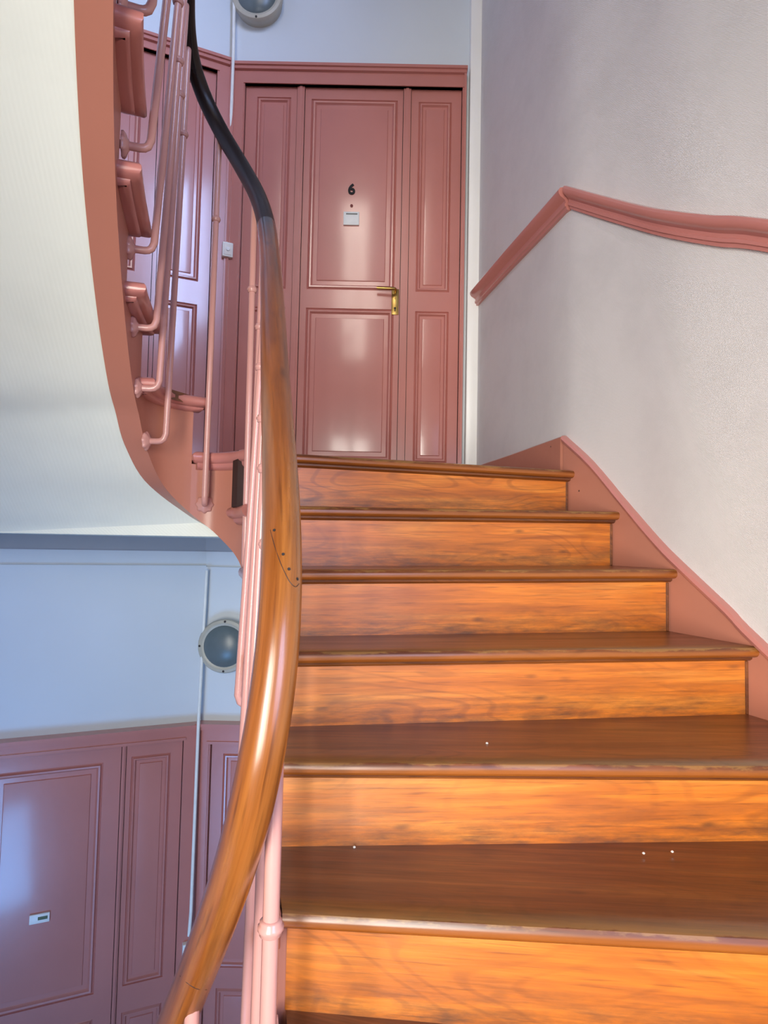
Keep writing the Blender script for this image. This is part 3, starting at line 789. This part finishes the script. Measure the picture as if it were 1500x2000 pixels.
mb = MB(); mb.box(Vector((0, YD, 0)), X1, ZV, farN, (c0.x, c1.x), (c0.z, c1.z), (.013, .024)); o = child(mb.build('nameplate', PLAST, bevel=.002, smooth=True), leaf1); o['label'] = 'white nameplate below the number'
mb = MB(); mb.box(Vector((0, YD, 0)), X1, ZV, farN, (c0.x + .014, c1.x - .010), (c1.z - .017, c1.z - .010), (.0235, .0252)); child(mb.build('name_strip', plain('grey_print', (.18, .19, .17), .5)), leaf1)
h0 = on_leaf(764, 617); h1 = on_leaf(779, 568)
mb = MB(); mb.box(Vector((0, YD, 0)), X1, ZV, farN, (h0.x, h1.x), (h0.z, h1.z), (.012, .023)); o = child(mb.build('handle_plate', BRASS, bevel=.002, smooth=True), leaf1); o['label'] = 'brass handle plate with keyhole'
zh = on_leaf(770, 573).z; xh = (h0.x + h1.x) / 2; xl = on_leaf(736, 573).x
mb = MB(); tube(mb, [Vector((xh, YD - .018, zh)), Vector((xh, YD - .055, zh)), Vector((xh - .006, YD - .062, zh)), Vector((xh - .02, YD - .064, zh)), Vector((xl, YD - .062, zh + .003))], [.008, .008, .009, .009, .008], 10)
o = child(mb.build('lever', BRASS, smooth=True), leaf1); o['label'] = 'brass lever handle'
mb = MB(); kc = Vector((xh, YD, on_leaf(770, 605).z)); lathe(mb, kc + farN * .022, farN, [(0, .006), (.0025, .006), (.003, .0)], 12); mb.box(kc, X1, ZV, farN, (-.003, .003), (-.018, 0), (.021, .0245)); child(mb.build('keyhole', BLACK), leaf1)
mb = MB(); lathe(mb, Vector((xh, YD, on_leaf(770, 586).z)) + farN * .022, farN, [(0, .005), (.003, .0045), (.004, .0)], 10); child(mb.build('plate_screw', BRASS, smooth=True), leaf1)
# lower nameplate
n0 = (ou(58, 1800), oz(58, 1803)); n1 = (ou(98, 1785), oz(98, 1776))
mb = MB(); mb.box(oL, oblU, ZV, Wn, (n0[0], n1[0]), (n0[1] + .004, n1[1]), (.014, .026)); o = child(mb.build('nameplate', PLAST, bevel=.002, smooth=True), leaf3); o['label'] = 'white nameplate with an olive window'
w_ = n1[0] - n0[0]; h_ = n1[1] - n0[1]
mb = MB(); mb.box(oL, oblU, ZV, Wn, (n0[0] + w_ * .42, n1[0] - w_ * .1), (n0[1] + h_ * .42, n1[1] - h_ * .27), (.0255, .0272)); child(mb.build('name_window', GREEND), leaf3)

# ------------------------------------------------------------------ lower hall cornice, conduits, switches, lamps
def obl_box(mb, O, u, v, w): mb.box(O, oblU, ZV, Wn, u, v, w)
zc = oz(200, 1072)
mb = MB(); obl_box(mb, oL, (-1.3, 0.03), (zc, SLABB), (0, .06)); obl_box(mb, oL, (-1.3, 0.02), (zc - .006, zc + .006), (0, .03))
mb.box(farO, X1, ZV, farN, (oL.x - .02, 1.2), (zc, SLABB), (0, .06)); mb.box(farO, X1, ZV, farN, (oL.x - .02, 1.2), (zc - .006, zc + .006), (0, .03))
struct(mb.build('trim_3', CORNICE_SHADE, merge=False), 'shaded cornice under the landing')
zt = oz(200, 1106); zt2 = on_plane(440, 1110, farO, farN).z
mb = MB(); obl_box(mb, oL, (-1.3, 0.0), (zt - .007, zt + .007), (0, .014)); mb.box(farO, X1, ZV, farN, (oL.x, 1.2), (zt2 - .007, zt2 + .007), (0, .014))
struct(mb.build('trim_4', WALLP, merge=False, bevel=.003, smooth=True), 'thin picture moulding high on the lower wall')
def conduit(name, pts, label, r=0.011):
    mb = MB(); tube(mb, pts, r, 10); o = mb.build(name, PLAST, smooth=True); tag(o, label, 'conduit', 'white cable conduits'); return o
def switch(center_u, zc_, O, label, w_off=.044):
    root = empty('light_switch', O + oblU * center_u + ZV * zc_ + Wn * w_off)
    tag(root, label, 'switch')
    P = O + oblU * center_u + ZV * zc_ + Wn * w_off
    mb = MB(); mb.box(P, oblU, ZV, Wn, (-.028, .028), (-.040, .040), (-.002, .030)); adopt(mb.build('switch_box', PLAST, bevel=.004, smooth=True), root)
    mb = MB(); mb.box(P, oblU, ZV, Wn, (-.022, .022), (-.032, .030), (.029, .033)); adopt(mb.build('cover_plate', CHIPW, bevel=.002, smooth=True), root)
    mb = MB(); lathe(mb, P + Wn * .032, Wn, [(0, .011), (.004, .011), (.006, .009), (.0065, 0)], 16); adopt(mb.build('push_button', PLAST, smooth=True), root)
    return P
lay_r = l2['outer'][1]
su = ou(441, 498, oU); Pu = switch(su, oz(441, 498, oU), oU, 'square white push switch beside the upper left door frame')
conduit('conduit', [at(458, -60, 3.27), at(457.5, 0, 3.27), at(456, 100, 3.255), Pu + ZV * .30 - Wn * .022, Pu + ZV * .036 - Wn * .004 + Wn * .012], 'thin white conduit running down the upper corner to the switch', .0085)
sl = ou(365, 1843); Pl = switch(sl, oz(365, 1843), oL, 'small white switch partly hidden behind the thick handrail')
conduit('conduit', [at(404, 1114, 3.28), at(388, 1404, 3.25), at(373, 1780, 3.21), at(369, 1828, 3.2)], 'thin conduit down the lower corner between the two purple doors', .0085)

def lamp(c, label):
    root = empty('wall_lamp', c); tag(root, label, 'lamp', 'round bulkhead lamps on the far wall')
    mb = MB(); lathe(mb, c, farN, [(0, .128), (.03, .132), (.045, .140), (.062, .142), (.074, .136), (.078, .122), (.074, .114)], 40); adopt(mb.build('lamp_rim', CREAM, smooth=True), root)
    mb = MB(); lathe(mb, c + farN * .055, farN, [(0, .116), (.012, .115), (.028, .100), (.042, .070), (.050, .035), (.052, .0)], 40); adopt(mb.build('lamp_glass', LGLASS, smooth=True), root)
    mb = MB(); lathe(mb, c + farN * .066, farN, [(0, .117), (.003, .117), (.003, .112), (0, .112)], 40); adopt(mb.build('gasket', BLACK, smooth=True), root)
    for a in (0, 90, 180, 270):
        q = c + X1 * (.129 * math.cos(math.radians(a))) + ZV * (.129 * math.sin(math.radians(a)))
        mb = MB(); lathe(mb, q + farN * .074, farN, [(0, .006), (.004, .006), (.005, .0)], 10); adopt(mb.build('screw', DARKM), root)
lamp(on_plane(507, 12, farO, farN), 'round cream rimmed wall lamp above the door numbered 6')
lamp(on_plane(445, 1258, farO, farN), 'round grey wall lamp on the lower floor, half hidden by balusters')

# ------------------------------------------------------------------ handrail
RAILPX = [(325, 2060, .87), (347, 2000, .83), (380, 1900, .78), (426, 1800, .73), (460, 1700, .68), (488, 1600, .648), (509, 1500, .635), (527, 1400, .64), (542, 1300, .65), (549, 1200, .67), (552, 1100, .70), (551, 1000, .75), (548, 900, .82),
          (539, 800, .92), (535, 700, 1.03), (533, 600, 1.17), (529, 500, 1.39), (525, 430, 1.62), (514, 386, 1.75), (482, 337, 1.88), (434, 272, 1.96), (386, 182, 1.93), (367, 115, 1.85), (361, 40, 1.75), (361, 0, 1.70)]
rail3 = [at(*p) for p in RAILPX]
p = rail3[0]
rail3 = [Vector((-0.46, 1.12, p.z - .30)), Vector((-0.36, 0.97, p.z - .14))] + rail3
rail3 += [Vector((-0.53, 1.50, ZE + 1.66)), Vector((-0.475, 1.30, ZE + 1.83)), Vector((-0.41, 1.10, ZE + 2.00)), Vector((-0.34, 0.92, ZE + 2.16))]
for it_ in range(3):
    rail3 = [rail3[0]] + [a * .2 + b * .6 + c * .2 for a, b, c in zip(rail3[:-2], rail3[1:-1], rail3[2:])] + [rail3[-1]]
railc = catmull(rail3, 7)
hp = []
for i in range(20):
    a = 2 * math.pi * i / 20; c, s = math.cos(a), math.sin(a)
    hp.append((0.0235 * math.copysign(abs(c) ** .92, c), 0.025 * math.copysign(abs(s) ** .92, s)))
banister = empty('banister', Vector((-0.45, 1.5, kz(3))))
tag(banister, 'banister with thick polished wooden handrail and slender pink balusters', 'banister')
zsplit = at(524, 455, 1.55).z
cut = next(i for i, p in enumerate(railc) if p.z > zsplit)
mb = MB(); sweep(mb, railc[:cut + 1][::-1], hp, transport=True)
adopt(mb.build('handrail', RAILW, smooth=True, angle=60), banister)['label'] = 'orange brown polished handrail length'
mb = MB(); sweep(mb, railc[cut:], hp)
adopt(mb.build('handrail', RAILD, smooth=True, angle=60), banister)['label'] = 'upper handrail length with shade painted into its dark colour'
# painted iron core bar below the rail
core = [p - ZV * .029 for p in railc]
mb = MB(); sweep(mb, core, [(-.012, -.003), (.012, -.003), (.012, .003), (-.012, .003)])
adopt(mb.build('core_bar', DARKM), banister)
from mathutils.bvhtree import BVHTree
_mb = MB(); sweep(_mb, railc[:cut + 1][::-1], hp, transport=True)
_bv = BVHTree.FromPolygons([Vector(v) for v in _mb.v], _mb.f)
def on_rail(px, py):
    h = _bv.ray_cast(Vector((0, 0, ZE)), ray(px, py).normalized())
    return h[0], h[1]
def mark_line(name, pix, r, label):
    pts = []
    for px, py in pix:
        p, n = on_rail(px, py)
        if p is not None: pts.append(p)
    if len(pts) > 1:
        mb = MB(); tube(mb, catmull(pts, 4), r, 6); o = adopt(mb.build(name, DARKW, smooth=True), banister); o['label'] = label
mark_line('splice_seam', [(528, 1035), (535, 1062), (545, 1092), (556, 1118), (567, 1138), (577, 1146), (584, 1140)], .00045, 'dark slanted seam between two rail lengths')
mark_line('splice_seam', [(352, 1906), (366, 1920), (384, 1931), (404, 1933)], .0005, 'seam near the lower end of the rail')
for px, py in ((536, 1036), (553, 1083), (564, 1112), (580, 1131)):
    p, n = on_rail(px, py)
    if p is not None:
        mb = MB(); lathe(mb, p - n * .001, n, [(0, .0018), (.0012, .0015), (.0013, 0)], 8); adopt(mb.build('nail_hole', DARKM), banister)
def railnear(x, y, zmin=-9, zmax=99):
    best = None
    for p in core:
        if not zmin < p.z < zmax: continue
        d = (p.x - x) ** 2 + (p.y - y) ** 2
        if best is None or d < best[0]: best = (d, p)
    return best[1]

def baluster(foot, n, zspan, stub=0.055, ring=0.27, ros=True):
    """foot: point on the string face; n: into the well"""
    a = foot + n * stub
    top = railnear(a.x, a.y, *zspan)
    e = 0.022
    path = [foot - n * .004, foot + n * (stub - e), foot + n * (stub - e * .6) + ZV * e * .08, foot + n * (stub - e * .25) + ZV * e * .33, foot + n * stub + ZV * e]
    mid = a + (top - a) * .5; path += [mid, top + ZV * .012]
    mb = MB(); tube(mb, path, 0.0092, 12); o = adopt(mb.build('baluster', PINKB, smooth=True, angle=60), banister)
    d = (top - (a + ZV * e)).normalized()
    rp = top - d * ring
    mb = MB(); lathe(mb, rp - d * .009, d, [(0, .0095), (.002, .0125), (.005, .0125), (.007, .0145), (.011, .0145), (.013, .0125), (.016, .0125), (.018, .0095)], 14)
    r = mb.build('collar', PINKB, smooth=True, angle=60); r.parent = o
    if ros:
        prof = []
        mb = MB(); ax = n.normalized(); p0 = ax.orthogonal().normalized(); p1 = ax.cross(p0); rows = []; uvr = []
        for h, rr, sc_ in ((0, .026, 1), (.005, .027, 1), (.010, .022, .7), (.013, .014, .2), (.016, .011, 0)):
            row = []
            for k in range(32):
                ang = 2 * math.pi * k / 32; rad = rr * (1 + .09 * sc_ * math.cos(8 * ang)); row.append(foot + ax * h + p0 * rad * math.cos(ang) + p1 * rad * math.sin(ang))
            rows.append(row); uvr.append([(h, k * .01) for k in range(33)])
        mb.grid(rows, uvr, True); mb.face(rows[0]); mb.face(rows[-1])
        r = mb.build('rosette', PINKB, smooth=True, angle=60); r.parent = o
def near_plan(x, y, lo, hi):
    best = None
    for i in range(lo, hi):
        d = (plan[i].x - x) ** 2 + (plan[i].y - y) ** 2
        if best is None or d < best[0]: best = (d, i)
    return best[1]
# oak flight: placed along the string by depth
i_k0 = idx[('k', 0)]
for Yb in (0.70, 0.88, 1.03, 1.17, 1.31, 1.45, 1.60, 1.76):
    j = min(range(0, i_k0), key=lambda q: abs(plan[q].y - Yb)); f = 0
    foot = Vector((plan[j].x, plan[j].y, plan[j].z + 0.20))
    baluster(foot, nrm(j), (ZE - 0.9, ZE + 1.2), .050 if Yb < 1.5 else .022, .347 if Yb < .8 else .27)
# around the well end and up the upper flight, measured feet
for px, py, Y in ((403, 985, 1.955), (291, 862, 1.79), (271, 757, 1.68), (253, 636, 1.59), (243, 481, 1.48), (228, 277, 1.31), (223, -2, 1.15)):
    q = at(px, py, Y); j = near_plan(q.x, q.y, i_k0, len(plan))
    foot = Vector((plan[j].x, plan[j].y, q.z)); baluster(foot, nrm(j), (ZE + 1.0, ZE + 3), .06)
for Yb in (1.02, 0.88):
    j = min(range(idx[('u', 4)], len(plan)), key=lambda q: abs(plan[q].y - Yb))
    baluster(Vector((plan[j].x, plan[j].y, plan[j].z + .16)), nrm(j), (ZE + 1.4, ZE + 3), .06)
# last baluster before the rail turns down under the camera
q = railnear(-0.215, 0.79, ZE - .9, ZE - .3)
mb = MB(); tube(mb, [Vector((q.x, q.y, q.z - .9)), q], .0092, 12); adopt(mb.build('baluster', PINKB, smooth=True, angle=60), banister)

# ------------------------------------------------------------------ small litter on the treads
for px, py, k, lab in ((1217, 1226, 3, 'tiny white crumb at the back of the fourth dark tread from the bottom'), (951, 1452, 4, 'tiny pale crumb in the middle of the third dark tread from the bottom'),
                       (1257, 1667, 5, 'left of two white crumbs by the riser on the second dark tread from the bottom'), (1313, 1664, 5, 'right of two white crumbs by the riser on the second dark tread from the bottom'), (692, 1655, 5, 'lone pale crumb at the left of the second dark tread from the bottom')):
    d = ray(px, py); zz = LP[k].z + (RP[k].z - LP[k].z) * max(0, min(1, (px - 560) / 900)); t_ = (zz - ZE) / d.z
    p = Vector((0, 0, ZE)) + d * t_
    mb = MB(); s = .0026
    lathe(mb, p - ZV * .0005, ZV, [(0, s), (s * .6, s * 1.15), (s * 1.2, s * .5), (s * 1.3, 0)], 6); o = mb.build('paper_crumb', CHIPW)
    tag(o, lab, 'crumb')
